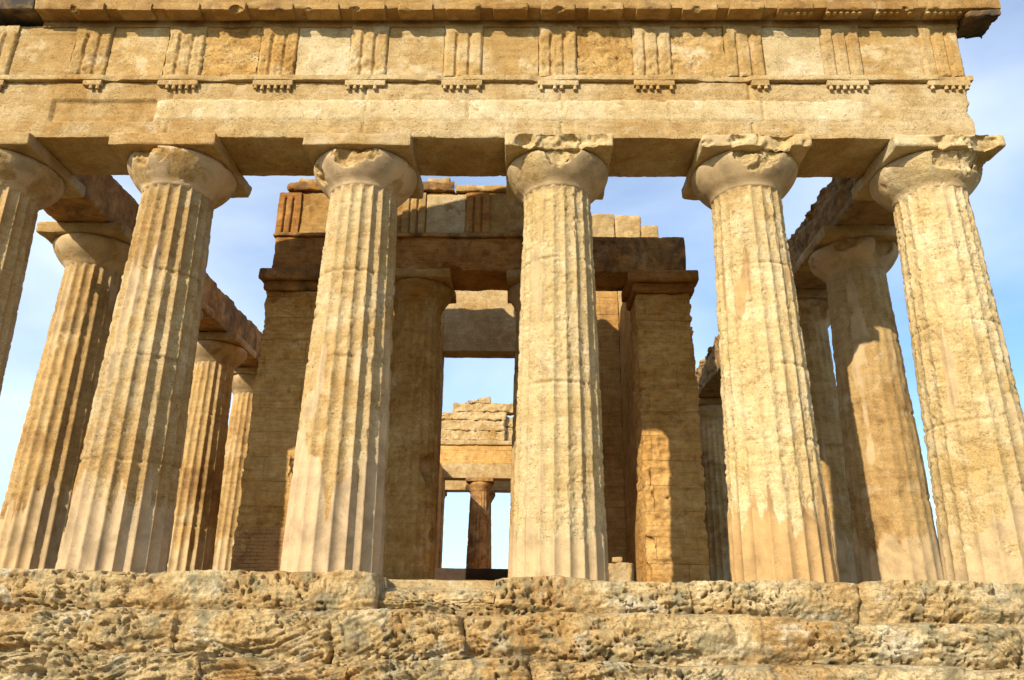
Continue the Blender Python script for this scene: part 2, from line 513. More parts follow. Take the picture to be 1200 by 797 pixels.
# block 5 of the top course has worn down between two columns; the last one is a deep ochre
STEP_Y = [-1.0, -1.38, -1.78, -2.36]
STEP_Z = [0.0, -0.43, -0.94, -1.48, -2.08]
R0 = 0.0135
for k in range(4):
    y0 = STEP_Y[k]
    hx = STYL_HALF + 0.42 * k + 0.25
    lo, hi = (-hx, y0, STEP_Z[k + 1] - 0.16), (hx, y0 + (1.1 if k else 0.75), STEP_Z[k])
    res = R0 if k < 3 else 0.05
    rough_box("step", lo, hi, m_step, base, res=(res, res * 1.3, res), skip=((1, 1), (2, 0)), amp=0.004, rnd=(0.06, 0.12, 0.13, 0.08)[k],
              rnd_var=0.6, fine=0, seed=100 + 13 * k,
              extra=eroded(k, (0.11, 0.19, 0.22, 0.14)[k], 300 + 71 * k, {5: (0.16, -0.13), 4: (-0.02, 0.0)} if k == 0 else None))
for k in range(4):
    y0 = STEP_Y[k] + (1.06 if k else 0.71)
    hx = STYL_HALF + 0.42 * k
    rough_box("platform", (-hx, y0, STEP_Z[k + 1] - 0.03), (hx, 38.6 + 0.45 * k, STEP_Z[k] - 0.012), m_step, base, res=0.25, amp=0.012, rnd=0.03, seed=160 + k)

# ---------------------------------------------------------------- columns
H_NECK, H_ECH, H_AB = 6.02, 6.50, 6.725

def make_column(name, label, x, y, group, mat, z0=0.0, rb=0.705, rtop=0.553, nth=280, nz=300, fd=0.042, eros=0.3, stuc=0.3, stuc_z=1.2,
                rough=0.012, seed=1, mat_shaft=None, bites=(), abites=(), ebites=(), joints=(1.55, 3.1, 4.5), h_scale=1.0, lean=0.0, ab_half=0.855, phase=0.5, chip=0.03):
    t = thing(name, label, "column", (x, y, z0), group)
    hs = h_scale
    # shaft
    zz = np.linspace(0, H_NECK + 0.03, nz)
    th = np.linspace(0, 2 * np.pi, nth, endpoint=False)
    Z, T = np.meshgrid(zz, th, indexing='ij')
    z, a = Z.ravel(), T.ravel()
    u = z / H_NECK
    r0 = rb + (rtop - rb) * u + 0.014 * np.sin(np.pi * np.clip(u, 0, 1))
    P0 = np.stack([r0 * np.cos(a) + x, r0 * np.sin(a) + y, z * hs], 1).astype(np.float32)
    sd = seed * 31
    En = fbm(P0, 1.15, 4, sd, 0.55) * 1.25
    E = sstep(-0.18, 0.22, En + (eros - 0.5) * 1.6)                                   # 1 where the surface has worn away
    lowz = stuc_z * (1 + 0.95 * fbm(P0 * np.array([3.6, 3.6, 0.3]), 1, 4, sd + 3, 0.6))
    keep = sstep(0.0, 0.05, lowz - z + 0.16 * fbm(P0, 6.0, 4, sd + 4, 0.7)) * sstep(-0.55, -0.2, fbm(P0, 1.8, 3, sd + 5) + stuc)
    keep = np.maximum(keep, sstep(0.33, 0.38, fbm(P0 * np.array([1.8, 1.8, 0.4]), 1.5, 4, sd + 7, 0.55) + stuc * 0.25 - 0.10) * 0.9)
    keep = np.maximum(keep, sstep(5.75, 6.0, z + 0.3 * vnoise(P0 * 2.2, sd + 8)) * 0.5)
    keep = np.clip(keep, 0, 1)
    tt = (a * 20 / (2 * np.pi) + phase) % 1.0
    fl = 4 * tt * (1 - tt)
    fl_end = sstep(H_NECK + 0.0, H_NECK - 0.10, z)
    taper = 1 - 0.25 * u
    depth = fd * taper * fl * fl_end
    worn = fd * taper * (0.66 + 0.85 * (fl - 0.66)) * fl_end + 0.004
    Ew = E * (1 - keep)
    D = depth * (1 - Ew) + worn * Ew
    # roughness, pores and beds
    bed = fbm(P0 * np.array([1.2, 1.2, 6.0]), 1.6, 3, sd + 11)
    rg = rough * (1.0 * fbm(P0, 12.0, 3, sd + 13, 0.7) + 0.35 * bed) * (0.5 + 0.5 * E) * (1 - 0.85 * keep)
    rg -= 0.018 * sstep(0.22, 0.5, fbm(P0 * np.array([1, 1, 1.2]), 17, 2, sd + 15)) * (1 - keep) * (0.45 + 0.55 * E)
    arris = sstep(0.75, 1.0, 1 - fl) * sstep(0.12, 0.42, fbm(P0 * np.array([1, 1, 0.6]), 6.5, 4, sd + 17, 0.65)) * chip * (1 - 0.6 * keep)
    for zj in joints:
        g = np.exp(-((z - zj - 0.02 * np.sin(a + seed)) / 0.020) ** 2) * sstep(-0.45, 0.1, fbm(P0, 2.0, 2, sd + 19))
        rg -= 0.03 * g * (1 - keep)
        rg += 0.006 * np.tanh((z - zj) / 0.01) * np.exp(-np.abs(z - zj) / 0.35) * np.sin(2 * a + zj + seed)
    keep_lift = 0.006 * keep
    r = r0 - D + rg - arris + keep_lift
    P = np.stack([r * np.cos(a) + x + lean * z, r * np.sin(a) + y, z * hs], 1)
    if bites:
        P = carve(P.astype(np.float32), [(bx + x, by + y, bz, br) for bx, by, bz, br in bites], sd)
    P[:, 2] += z0
    dr = np.random.RandomState(sd).uniform(-1, 1, len(joints) + 1)[np.searchsorted(np.array(joints), z)]
    mesh_obj("shaft", P, grid_quads(nz, nth, flip=True, wrap=True), mat_shaft or mat, t, attrs={"stucco": keep * 0.92, "drum": dr})
    # echinus
    prof = np.array([(rtop - 0.03, 5.96), (rtop + 0.008, 5.985), (rtop + 0.016, 6.02), (0.605, 6.065), (0.675, 6.13), (0.742, 6.21), (0.80, 6.295), (0.842, 6.375),
                     (0.856, 6.435), (0.845, 6.482), (0.80, H_ECH + 0.005), (0.3, H_ECH + 0.01)])
    prof[:, 0] *= np.where(prof[:, 1] > 6.1, ab_half / 0.855, 1)
    seg = np.r_[0, np.cumsum(np.linalg.norm(np.diff(prof, axis=0), axis=1))]
    ne = max(18, nz // 5)
    tq = np.linspace(0, seg[-1], ne)
    pr, pz = np.interp(tq, seg, prof[:, 0]), np.interp(tq, seg, prof[:, 1])
    ker = np.array([0.25, 0.5, 0.25])
    pr[1:-1] = np.convolve(pr, ker, 'valid')
    R, T = np.meshgrid(pr, th, indexing='ij')
    ZZ = np.repeat(pz[:, None], nth, 1)
    a, r, z = T.ravel(), R.ravel(), ZZ.ravel()
    P0 = np.stack([r * np.cos(a) + x, r * np.sin(a) + y, z * hs], 1).astype(np.float32)
    ke = sstep(-0.12, 0.06, fbm(P0, 2.2, 5, sd + 23, 0.6) + stuc * 0.5 + 0.06)
    r = r + rough * 1.3 * fbm(P0, 6, 4, sd + 25, 0.6) * (1 - 0.9 * ke) - 0.014 * (1 - ke) + 0.004 * fbm(P0, 2, 2, sd + 26)
    P = np.stack([r * np.cos(a) + x + lean * z, r * np.sin(a) + y, z * hs], 1).astype(np.float32)
    Pc = P.copy()
    if ebites:
        Pc = carve(Pc, [(bx + x, by + y, bz, br) for bx, by, bz, br in ebites], sd + 1)
    moved = np.linalg.norm(Pc - P, axis=1)
    ke = ke * (1 - sstep(0.003, 0.02, moved))
    Pc[:, 2] += z0
    mesh_obj("echinus", Pc, grid_quads(ne, nth, flip=True, wrap=True), mat, t, attrs={"stucco": ke * 0.95})
    # abacus
    h = ab_half
    lo, hi = (x - h, y - h, H_ECH * hs), (x + h, y + h, H_AB * hs - 0.003)
    V, Q = box_grid(lo, hi, 0.02 if nz > 200 else 0.05)
    ab = [(bx + x, by + y, bz, br) for bx, by, bz, br in abites]
    P = rough_pts(V, lo, hi, amp=0.010 + rough * 0.5, freq=2.6, rnd=0.018 + chip * 0.5, fine=0.003, seed=sd + 29, bites=ab)
    P[:, 0] += lean * 6.6
    P[:, 2] += z0
    k3 = sstep(0.0, 0.3, fbm(P.astype(np.float32), 1.4, 3, sd + 33) + stuc - 0.45) * 0.7
    mesh_obj("abacus", P, Q, mat, t, attrs={"stucco": k3})
    return t

FG = "six columns across the temple front"
FX = [-7.7, -4.7, -1.6, 1.6, 4.7, 7.7]
make_column("front_column", "fluted front column cut off by the left edge of the photo", FX[0], 0, FG, m_col, seed=11, eros=0.30, stuc=0.2, fd=0.066,
            ebites=[(0.55, -1.1, 6.1, 0.42)], chip=0.03)
make_column("front_column", "deeply fluted front column leaning in view, second from the left, with long shaded flutes", FX[1], 0, FG, m_col_rose, seed=12, eros=0.24,
            stuc=0.30, stuc_z=1.1, fd=0.070, ebites=[(-0.46, -1.52, 6.42, 0.86), (-0.86, -0.35, 6.15, 0.2)], abites=[(1.0, 0.95, 6.46, 0.26), (0.98, -1.0, 6.78, 0.13)], chip=0.028)
make_column("front_column", "sharply fluted front column left of the doorway with smooth plaster on its lower flutes", FX[2], 0, FG, m_col_rose, seed=13, eros=0.30,
            stuc=0.30, stuc_z=1.7, fd=0.064, ebites=[(-0.05, -1.60, 6.50, 0.90), (-0.95, -0.55, 6.15, 0.38)], abites=[(0.95, -1.0, 6.82, 0.15)], bites=[(0.62, -0.62, 3.0, 0.17)], chip=0.032)
make_column("front_column", "straight worn front column right of the doorway with a notch broken into its capital", FX[3], 0, FG, m_col_pale, seed=14,
            eros=0.55, stuc=0.05, stuc_z=0.6, rb=0.675, fd=0.052, rough=0.016,
            ebites=[(0.0, -1.45, 6.56, 0.77), (0.06, -1.10, 6.14, 0.38)],
            abites=[(0.0, -1.22, 6.5, 0.47), (-0.5, -1.2, 6.62, 0.40), (0.5, -1.2, 6.66, 0.40), (0.9, -0.95, 6.5, 0.10)],
            bites=[(0.78, -0.42, 0.55, 0.26), (0.80, -0.32, 1.25, 0.2), (-0.80, -0.2, 2.55, 0.2), (-0.80, -0.2, 3.9, 0.18)], joints=(2.72, 4.72), chip=0.034)
make_column("front_column", "front column with smooth brown plaster flutes at its foot, second from the right", FX[4], 0, FG, m_col_pale, mat_shaft=m_col_brown, seed=15, eros=0.66,
            stuc=0.45, stuc_z=0.95, fd=0.050, rough=0.014,
            ebites=[(-0.15, -1.4, 6.58, 0.72), (0.06, -1.08, 6.2, 0.36), (0.45, -1.30, 6.6, 0.62)],
            abites=[(-0.3, -1.2, 6.55, 0.40), (0.3, -1.2, 6.62, 0.42), (-0.8, -1.1, 6.52, 0.25), (0.8, -1.05, 6.5, 0.2)],
            joints=(1.9, 3.0, 4.62), chip=0.03)
make_column("front_column", "rightmost front column with a half broken capital and nearly smooth worn shaft", FX[5], 0, FG, m_col_pale, seed=16, eros=0.76,
            stuc=0.10, stuc_z=0.9, fd=0.046, rough=0.014,
            ebites=[(0.10, -1.16, 6.28, 0.50), (0.50, -1.05, 6.20, 0.52), (0.95, -0.6, 6.22, 0.46)],
            abites=[(0.05, -1.22, 6.56, 0.44), (0.45, -1.2, 6.5, 0.45), (0.98, -0.4, 6.35, 0.26)],
            joints=(2.2, 3.7), chip=0.03)

LG = "columns along the left flank"
RG = "columns along the right flank"
FLANK = dict(nth=160, nz=130)
make_column("flank_column", "fluted column at far left behind the front row with a plastered flat capital", -7.7, 3.0, LG, m_col_far, seed=21, eros=0.25, stuc=0.4, stuc_z=1.5, fd=0.066, **FLANK)
make_column("flank_column", "left flank column mostly hidden behind the second front column", -7.7, 6.1, LG, m_col_far, seed=22, eros=0.35, fd=0.062, **FLANK)
make_column("flank_column", "half lit flank column showing just right of the second front column", -7.7, 9.3, LG, m_col_far, seed=23, eros=0.35, fd=0.062, **FLANK)
make_column("flank_column", "slim far flank column standing against the left pier of the inner porch", -7.7, 12.5, LG, m_col_far, seed=24, eros=0.3, fd=0.062, **FLANK)
make_column("flank_column", "right flank column half in shadow between the two rightmost front columns", 7.7, 3.0, RG, m_col_far, seed=25, eros=0.72, stuc=0.1,
            stuc_z=0.8, fd=0.03, ebites=[(-0.5, -1.0, 6.4, 0.42), (0.4, -1.0, 6.3, 0.42)], **FLANK)
make_column("flank_column", "shadowed right flank column just behind the half lit one", 7.7, 6.1, RG, m_col_far, seed=26, eros=0.6, fd=0.034, **FLANK)
make_column("flank_column", "farthest right flank column, dark, beside the right pier of the inner porch", 7.7, 15.7, RG, m_col_far, seed=28, eros=0.4, fd=0.044, **FLANK)

# ---------------------------------------------------------------- front entablature
TRI_X = [-7.92, -6.28, -4.68, -3.10, -1.57, 0.02, 1.60, 3.17, 4.70, 6.30, 7.93]
ent = thing("front_entablature", "long carved stone beam of grooved blocks and overhanging cornice across the front columns", "entablature", (0, 0, 6.725))
YF = -0.70            # face of the architrave

def arch_extra(P, src):
    x, z = src[:, 0], src[:, 2]
    P = P.copy()
    fr = src[:, 1] < YF + 0.06
    rec = sstep(-6.74, -6.70, x) * sstep(-4.98, -5.02, x) * sstep(7.02, 7.05, z) * sstep(7.46, 7.43, z)
    P[:, 1] += np.where(fr, rec * 0.055, 0)
    band = sstep(7.06, 7.02, z) * 0.012
    P[:, 1] -= np.where(fr, band, 0)
    # vertical joints over the columns
    for xj in (-4.75, -1.55, 1.65, 4.72):
        g = np.exp(-((x - xj - 0.02 * vnoise(src * 3, 9)) / 0.022) ** 2)
        P[:, 1] += np.where(fr, g * 0.04, 0)
    return P
rough_box("architrave", (-8.22, YF, 6.725), (8.22, 0.46, 7.80), m_ent, ent, res=(0.024, 0.04, 0.024), amp=0.016, freq=2.2, rnd=0.022, fine=0.004, pit=0.012,
          seed=41, extra=arch_extra, bites=[(8.4, -0.8, 7.2, 0.24), (8.38, -0.75, 7.5, 0.19), (-3.0, -0.8, 6.66, 0.12), (3.0, -0.82, 6.68, 0.13), (8.35, -0.8, 6.9, 0.16)])
def inlay_joints(P, src):
    P = P.copy()
    for xj in (-3.32, -1.52, 0.12, 1.68, 3.4, 4.9):
        g = np.exp(-((src[:, 0] - xj - 0.015 * vnoise(src * 4, 11)) / 0.02) ** 2) * sstep(-0.5, 0.2, vnoise(src * 5, 12))
        P[:, 1] += g * 0.025
    end = sstep(6.25, 6.5, src[:, 0] + 0.12 * fbm(src, 5, 3, 13)) + sstep(-4.9, -5.0, src[:, 0] + 0.05 * fbm(src, 5, 3, 14))
    P[:, 1] += 0.018 * end
    edge = np.minimum(np.abs(src[:, 2] - 7.035), np.abs(src[:, 2] - 7.475))
    P[:, 1] += 0.022 * sstep(0.07, 0.0, edge + 0.05 * fbm(src, 4, 3, 15))
    return P
rough_box("inlay_course", (-4.99, YF - 0.016, 7.035), (6.52, YF + 0.05, 7.475), m_inlay, ent, res=0.025, skip=((1, 1),), amp=0.014, freq=2.5, rnd=0.012, fine=0.003, pit=0.012,
          seed=42, extra=inlay_joints, bites=[(6.6, -0.75, 7.08, 0.12), (3.3, -0.76, 7.50, 0.1), (-1.0, -0.76, 7.49, 0.08)])

def taenia_extra(P, src):
    P = P.copy()
    x = src[:, 0]
    gone = sstep(0.10, 0.3, fbm(src * np.array([1, 0, 0]), 1.3, 3, 77) + 0.28 * sstep(3.6, 4.2, x) * sstep(5.0, 4.5, x) + 0.3 * sstep(-6.2, -6.6, x) * sstep(-7.2, -6.8, x))
    fr = src[:, 1] < YF - 0.02
    P[:, 1] += np.where(fr, gone * 0.05, 0)
    return P
rough_box("taenia", (-8.30, YF - 0.075, 7.802), (8.33, YF + 0.1, 7.90), m_ent, ent, res=0.02, skip=((1, 1),), amp=0.008, freq=3, rnd=0.014, fine=0.004, seed=43, extra=taenia_extra)
rough_box("frieze_backing", (-8.16, YF + 0.07, 7.90), (8.20, 0.5, 8.96), m_fri, ent, res=(0.05, 0.08, 0.05), amp=0.015, seed=44, rnd=0.02)

# metopes: slabs between the triglyphs, with a thin head band
for i in range(10):
    xa, xb = TRI_X[i] + 0.325, TRI_X[i + 1] - 0.325
    rg = [0.012, 0.010, 0.045, 0.018, 0.020, 0.012, 0.036, 0.034, 0.010, 0.012][i]
    bites = []
    rough_m = rg > 0.03
    def mx(P, src, rg=rg):
        P = P.copy()
        hd = sstep(8.775, 8.79, src[:, 2]) * 0.018
        P[:, 1] -= np.where(src[:, 1] < YF + 0.04, hd, 0)
        return P
    rough_box("metope", (xa, YF + 0.01, 7.903), (xb, YF + 0.12, 8.95), {2: m_fri_dark, 3: m_inlay, 6: m_fri_dark, 8: m_inlay}.get(i, m_fri), ent, res=0.022, skip=((1, 1),), amp=rg, freq=7.0 if rough_m else 3.2, rnd=0.006, fine=0.012 if rough_m else 0.004,
              pit=0.03 if rough_m else 0.008, seed=60 + i, extra=mx, bites=bites)

def make_triglyph(i, x, wear, seed, mat):
    w = 0.65
    lo, hi = (x - w / 2, YF - 0.046, 7.903), (x + w / 2, YF + 0.1, 8.945)
    V, Q = box_grid(lo, hi, (0.0125, 0.03, 0.024), skip=((1, 1),))
    def ex(P, src):
        P = P.copy()
        uu = (src[:, 0] - lo[0]) / w
        # two full glyphs and two half glyphs at the edges
        g = np.zeros(len(P))
        for cx, hw in ((1 / 3, 0.065), (2 / 3, 0.065)):
            g = np.maximum(g, np.clip(1 - np.abs(uu - cx) / hw, 0, 1))
        g = np.maximum(g, np.clip(1 - uu / 0.065, 0, 1) * 0.8)
        g = np.maximum(g, np.clip(1 - (1 - uu) / 0.065, 0, 1) * 0.8)
        top = sstep(8.79, 8.765, src[:, 2])
        fr = src[:, 1] < YF + 0.0
        er = sstep(-0.25, 0.3, fbm(src, 2.4, 3, seed + 3) + (wear - 0.5) * 1.5)
        P[:, 1] += np.where(fr, g * 0.06 * top * (1 - 0.2 * er), 0)
        P[:, 1] += np.where(fr, er * (0.008 + 0.045 * (0.4 + fbm(src, 9, 3, seed + 5, 0.6)) * sstep(8.86, 8.7, src[:, 2])), 0)
        return P
    P = rough_pts(V, lo, hi, amp=0.005 + 0.007 * wear, freq=6, rnd=0.010 + 0.02 * wear, fine=0.003, pit=0.012 * wear, seed=seed, extra=ex)
    return mesh_obj("triglyph", P, Q, mat, ent)

WEAR = [0.4, 0.62, 0.85, 0.9, 0.6, 0.25, 0.7, 0.6, 0.45, 0.3, 0.12]
for i, x in enumerate(TRI_X):
    make_triglyph(i, x, WEAR[i], 200 + 9 * i, {2: m_fri, 3: m_fri_dark, 7: m_ent, 9: m_ent}.get(i, m_fri))

def cyl(name, x, y, z0, z1, ra, rb_, mat, parent, n=10):
    th = np.linspace(0, 2 * np.pi, n, endpoint=False)
    V = []
    for r, z in ((0.001, z0), (ra, z0), (rb_, z1), (0.001, z1)):
        V.append(np.stack([x + r * np.cos(th), y + r * np.sin(th), np.full(n, z)], 1))
    return mesh_obj(name, np.concatenate(V), grid_quads(4, n, flip=True, wrap=True), mat, parent, smooth=False)

rsr = random.Random(5)
for i, x in enumerate(TRI_X):
    if i == 8:
        xa, xb = x + 0.05, x + 0.33          # this one has lost its left half
    elif i == 1:
        xa, xb = x + 0.02, x + 0.33
    else:
        xa, xb = x - 0.335, x + 0.335
    rg_o = rough_box("regula", (xa, YF - 0.07, 7.70), (xb, YF + 0.03, 7.80), m_ent, ent, res=0.02, skip=((1, 1),), amp=0.006, freq=5, rnd=0.012, fine=0.003, seed=400 + i)
    for k in range(6):
        gx = x - 0.275 + k * 0.11
        if gx < xa + 0.02 or gx > xb - 0.02 or rsr.random() < (0.12 if i != 8 else 0.3):
            continue
        g = cyl("gutta", gx, YF - 0.04, 7.645 - rsr.uniform(0, 0.025), 7.702, 0.033, 0.027, m_ent, ent)
        g.parent = rg_o

# cornice with its mutules
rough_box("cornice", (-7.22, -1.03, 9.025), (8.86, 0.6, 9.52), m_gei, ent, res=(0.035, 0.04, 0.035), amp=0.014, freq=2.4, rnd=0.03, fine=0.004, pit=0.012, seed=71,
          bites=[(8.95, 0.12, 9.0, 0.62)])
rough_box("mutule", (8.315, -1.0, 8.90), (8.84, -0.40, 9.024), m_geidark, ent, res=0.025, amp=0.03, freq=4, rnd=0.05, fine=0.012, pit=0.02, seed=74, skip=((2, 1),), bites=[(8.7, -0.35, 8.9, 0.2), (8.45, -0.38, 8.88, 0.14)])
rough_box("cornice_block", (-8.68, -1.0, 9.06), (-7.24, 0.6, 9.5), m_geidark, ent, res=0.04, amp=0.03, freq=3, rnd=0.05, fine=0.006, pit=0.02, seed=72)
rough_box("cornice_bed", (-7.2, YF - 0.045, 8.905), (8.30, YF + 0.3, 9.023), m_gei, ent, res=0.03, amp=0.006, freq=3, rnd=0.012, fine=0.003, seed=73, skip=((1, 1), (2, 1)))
MUT = []
for i in range(11):
    MUT.append(TRI_X[i])
    if i < 10:
        MUT.append((TRI_X[i] + TRI_X[i + 1]) / 2)
for i, x in enumerate(MUT):
    if x < -7.0:
        continue
    hw = 0.285
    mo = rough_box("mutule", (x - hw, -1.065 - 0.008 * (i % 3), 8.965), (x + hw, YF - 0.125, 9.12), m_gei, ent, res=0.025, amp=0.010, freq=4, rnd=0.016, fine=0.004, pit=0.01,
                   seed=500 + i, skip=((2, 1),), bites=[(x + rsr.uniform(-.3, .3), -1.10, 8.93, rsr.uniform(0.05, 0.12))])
    if i in (17, 18, 19, 20):
        for k in range(6):
            if rsr.random() < 0.15:
                continue
            g = cyl("gutta", x - 0.255 + k * 0.102, -0.99, 8.935, 8.98, 0.034, 0.028, m_ent, ent)
            g.parent = mo

# pediment above the picture: low triangular wall and its sloping cornice
def prism(name, poly, y0, y1, mat, parent):
    n = len(poly)
    V = [(px_, y0, pz_) for px_, pz_ in poly] + [(px_, y1, pz_) for px_, pz_ in poly]
    me = bpy.data.meshes.new(name)
    F = [tuple(range(n)), tuple(range(2 * n - 1, n - 1, -1))] + [(i, i + n, (i + 1) % n + n, (i + 1) % n) for i in range(n)]
    me.from_pydata([tuple(np.array(v) - np.array(parent.location)) for v in V], [], F)
    me.update()
    me.materials.append(mat)
    return link(bpy.data.objects.new(name, me), parent)
prism("tympanum", [(-8.1, 9.5), (8.1, 9.5), (0, 11.75)], -0.55, 0.42, m_wall_x, ent)
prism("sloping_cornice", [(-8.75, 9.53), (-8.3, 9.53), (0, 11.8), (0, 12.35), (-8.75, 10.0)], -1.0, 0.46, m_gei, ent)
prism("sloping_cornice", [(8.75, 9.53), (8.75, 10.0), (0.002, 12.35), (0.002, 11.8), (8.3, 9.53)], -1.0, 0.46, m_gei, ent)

# ---------------------------------------------------------------- flank beams
def ragged(axis_scale, seed, dz, zt):
    def f(P, src):
        P = P.copy()
        top = sstep(zt - 0.45, zt, src[:, 2])
        b = np.floor(src[:, 1] / 0.62 + 0.3 * vnoise(src * np.array([0, .4, 0]), seed))
        st = _hash((b + 100).astype(np.int64), np.zeros(len(b), np.int64), np.zeros(len(b), np.int64), seed)
        P[:, 2] -= top * dz * (0.25 + 0.75 * st) * (0.6 + 0.8 * np.abs(fbm(src, 2.5, 3, seed + 2)))
        return P
    return f
lf = thing("flank_beam", "dark stone beam with ragged top running back along the left flank columns", "beam", (-7.7, 0, 6.725), "ruined beams on the flank columns")
rough_box("architrave", (-8.22, 0.47, 6.73), (-7.10, 20.6, 7.72), m_stain_shade, lf, res=0.05, amp=0.03, freq=2.2, rnd=0.04, fine=0.008, pit=0.03, seed=81, extra=ragged(1, 7, 0.16, 7.72))
rf = thing("flank_beam", "very rough rubble faced stone beam running back along the right flank columns", "beam", (7.7, 0, 6.725), "ruined beams on the flank columns")
def rubble(P, src):
    P = ragged(1, 17, 0.25, 7.85)(P, src)
    inn = src[:, 0] < 7.25
    q = src * np.array([1, 1, 1.2])
    d = 0.16 * fbm(q, 2.6, 4, 601, 0.6) + 0.05 * np.abs(fbm(q, 9, 2, 603))
    P[:, 0] += np.where(inn & (src[:, 2] > 6.9), d, 0.2 * d)
    return P
rough_box("architrave", (7.06, 0.47, 6.73), (8.22, 20.6, 7.85), m_rub, rf, res=0.045, amp=0.03, freq=2.6, rnd=0.05, fine=0.012, pit=0.05, seed=82, extra=rubble,
          bites=[(7.1, 1.1, 7.75, 0.5), (7.0, 2.1, 7.95, 0.35)])

# ---------------------------------------------------------------- inner porch and cella
YA = 4.75
cella = thing("cella_building", "inner stone building with end piers and tall doorway seen between the middle columns", "building", (0, YA, 0))
PF = 0.16
rough_box("porch_floor", (-3.5, YA - 0.25, -0.02), (3.5, 8.3, PF), m_step_o, cella, res=0.06, amp=0.02, rnd=0.05, seed=90)
rough_box("threshold", (-1.5, 8.15, PF - 0.02), (1.5, 9.0, 0.56), m_plank, cella, res=0.05, amp=0.01, rnd=0.02, seed=91)
rough_box("cella_floor", (-3.6, 9.02, PF - 0.1), (3.6, 32.2, 0.50), m_wall_x, cella, res=0.4, amp=0.01, rnd=0.02, seed=92)
AX = [(-4.80, -3.58), (3.56, 4.80)]
ABITES = [[(-3.45, YA - 0.05, 2.25, 0.42), (-4.95, YA - 0.1, 5.6, 0.3), (-4.9, YA - 0.15, 3.3, 0.22), (-3.5, YA - 0.1, 3.1, 0.25)],
          [(4.95, YA - 0.1, 5.2, 0.27), (3.5, YA - 0.05, 0.9, 0.24), (3.48, YA, 0.35, 0.2), (4.0, YA - 0.12, 2.7, 0.16), (4.95, YA, 4.5, 0.22)]]
for i, (xa, xb) in enumerate(AX):
    def bedded(P, src, i=i):
        P = P.copy()
        d = 0.05 * sstep(0.05, 0.5, fbm(src * np.array([1.1, 1.1, 2.2]), 1.5, 5, 700 + i, 0.62)) + 0.03 * fbm(src, 9, 3, 710 + i, 0.6)
        for zj in (0.55, 1.2, 1.75, 2.3, 3.0, 3.6, 4.2, 4.85, 5.5):
            d = d + 0.03 * np.exp(-((src[:, 2] - zj - 0.02 * vnoise(src * 2, 720)) / 0.018) ** 2) * sstep(-0.2, 0.2, vnoise(src * 1.6, 730 + i))
        ctr = (AX[i][0] + AX[i][1]) / 2
        P[:, 1] += np.where(src[:, 1] < YA + 0.2, d, 0)
        P[:, 0] -= np.sign(src[:, 0] - ctr) * d * (np.abs(src[:, 0] - ctr) > 0.5) * 0.9
        return P
    an = rough_box("anta", (xa, YA, -0.02), (xb, YA + 1.1, 6.38), m_wall_x, cella, res=0.03, amp=0.04, freq=1.6, rnd=0.04, fine=0.007, pit=0.03, seed=95 + i, bites=ABITES[i], extra=bedded)
    capm = m_stain_shade if i == 0 else m_arch
    c1 = rough_box("anta_capital", (xa - 0.07, YA - 0.07, 6.38), (xb + 0.07, YA + 1.15, 6.62), capm, cella, res=0.04, amp=0.014, rnd=0.05, fine=0.005, seed=97 + i)
    c1.parent = an
    c1.matrix_parent_inverse = Matrix.Identity(4)
    c2 = rough_box("capital_slab", (xa - 0.17, YA - 0.17, 6.62), (xb + 0.17, YA + 1.2, 6.885), capm, cella, res=0.04, amp=0.014, rnd=0.03, fine=0.005, seed=99 + i)
    c2.parent = an
rough_box("brick_patch", (-4.79, YA - 0.015, 0.0), (-3.62, YA + 0.05, 1.15), m_brick, cella, res=0.05, skip=((1, 1),), amp=0.012, rnd=0.02, seed=103)
for sx in (-1, 1):
    xa, xb = sorted((sx * 3.62, sx * 4.66))
    rough_box("side_wall", (xa, YA + 1.11, -0.02), (xb, 32.5, 7.3), m_wall_y, cella, res=(0.12, 0.12, 0.1), amp=0.02, rnd=0.03, fine=0, seed=105 + sx)
# door wall in pieces that meet edge to edge
for nm, xa, xb, za, zb, mt in (("door_wall", -3.615, -1.16, PF, 8.5, m_wall_x), ("door_wall", 1.16, 3.615, PF, 8.5, m_wall_x), ("lintel_wall", -1.157, 1.157, 6.20, 8.4, m_ent)):
    rough_box(nm, (xa, 8.40, za), (xb, 9.02, zb), mt, cella, res=0.05, amp=0.012, rnd=0.012, fine=0.004, pit=0.015, seed=110 + int(xa * 10) % 7)

for xa, xb, za, zb in ((1.16, 3.615, 8.503, 10.42), (3.62, 4.36, 7.31, 10.38), (4.365, 4.84, 7.31, 10.08), (-3.615, -1.16, 8.503, 10.2)):
    rough_box("wall_remnant", (xa, 8.42, za), (xb, 9.0, zb), m_ent, cella, res=0.035, amp=0.04, rnd=0.05 if xb < 4.5 else 0.14, fine=0.008, pit=0.02, seed=139 + int(xa))

pe = thing("porch_entablature", "ruined stained inner stone beam with grooved blocks above the two porch columns", "entablature", (0, YA, 6.89))
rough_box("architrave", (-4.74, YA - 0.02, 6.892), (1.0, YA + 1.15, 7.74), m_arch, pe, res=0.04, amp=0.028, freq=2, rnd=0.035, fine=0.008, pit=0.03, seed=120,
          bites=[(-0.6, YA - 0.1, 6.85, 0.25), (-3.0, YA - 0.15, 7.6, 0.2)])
rough_box("stained_architrave", (1.01, YA - 0.02, 6.892), (4.74, YA + 1.15, 7.78), m_stain_shade, pe, res=0.04, amp=0.028, freq=2, rnd=0.035, fine=0.008, pit=0.03, seed=121)
rough_box("taenia", (-4.80, YA - 0.07, 7.742), (1.3, YA + 0.2, 7.83), m_stain_shade, pe, res=0.03, amp=0.012, rnd=0.02, fine=0.005, seed=122)
rough_box("frieze", (-4.66, YA + 0.01, 7.745), (1.3, YA + 0.7, 8.93), m_fri_dark, pe, res=0.04, amp=0.018, rnd=0.025, fine=0.006, pit=0.02, seed=123)
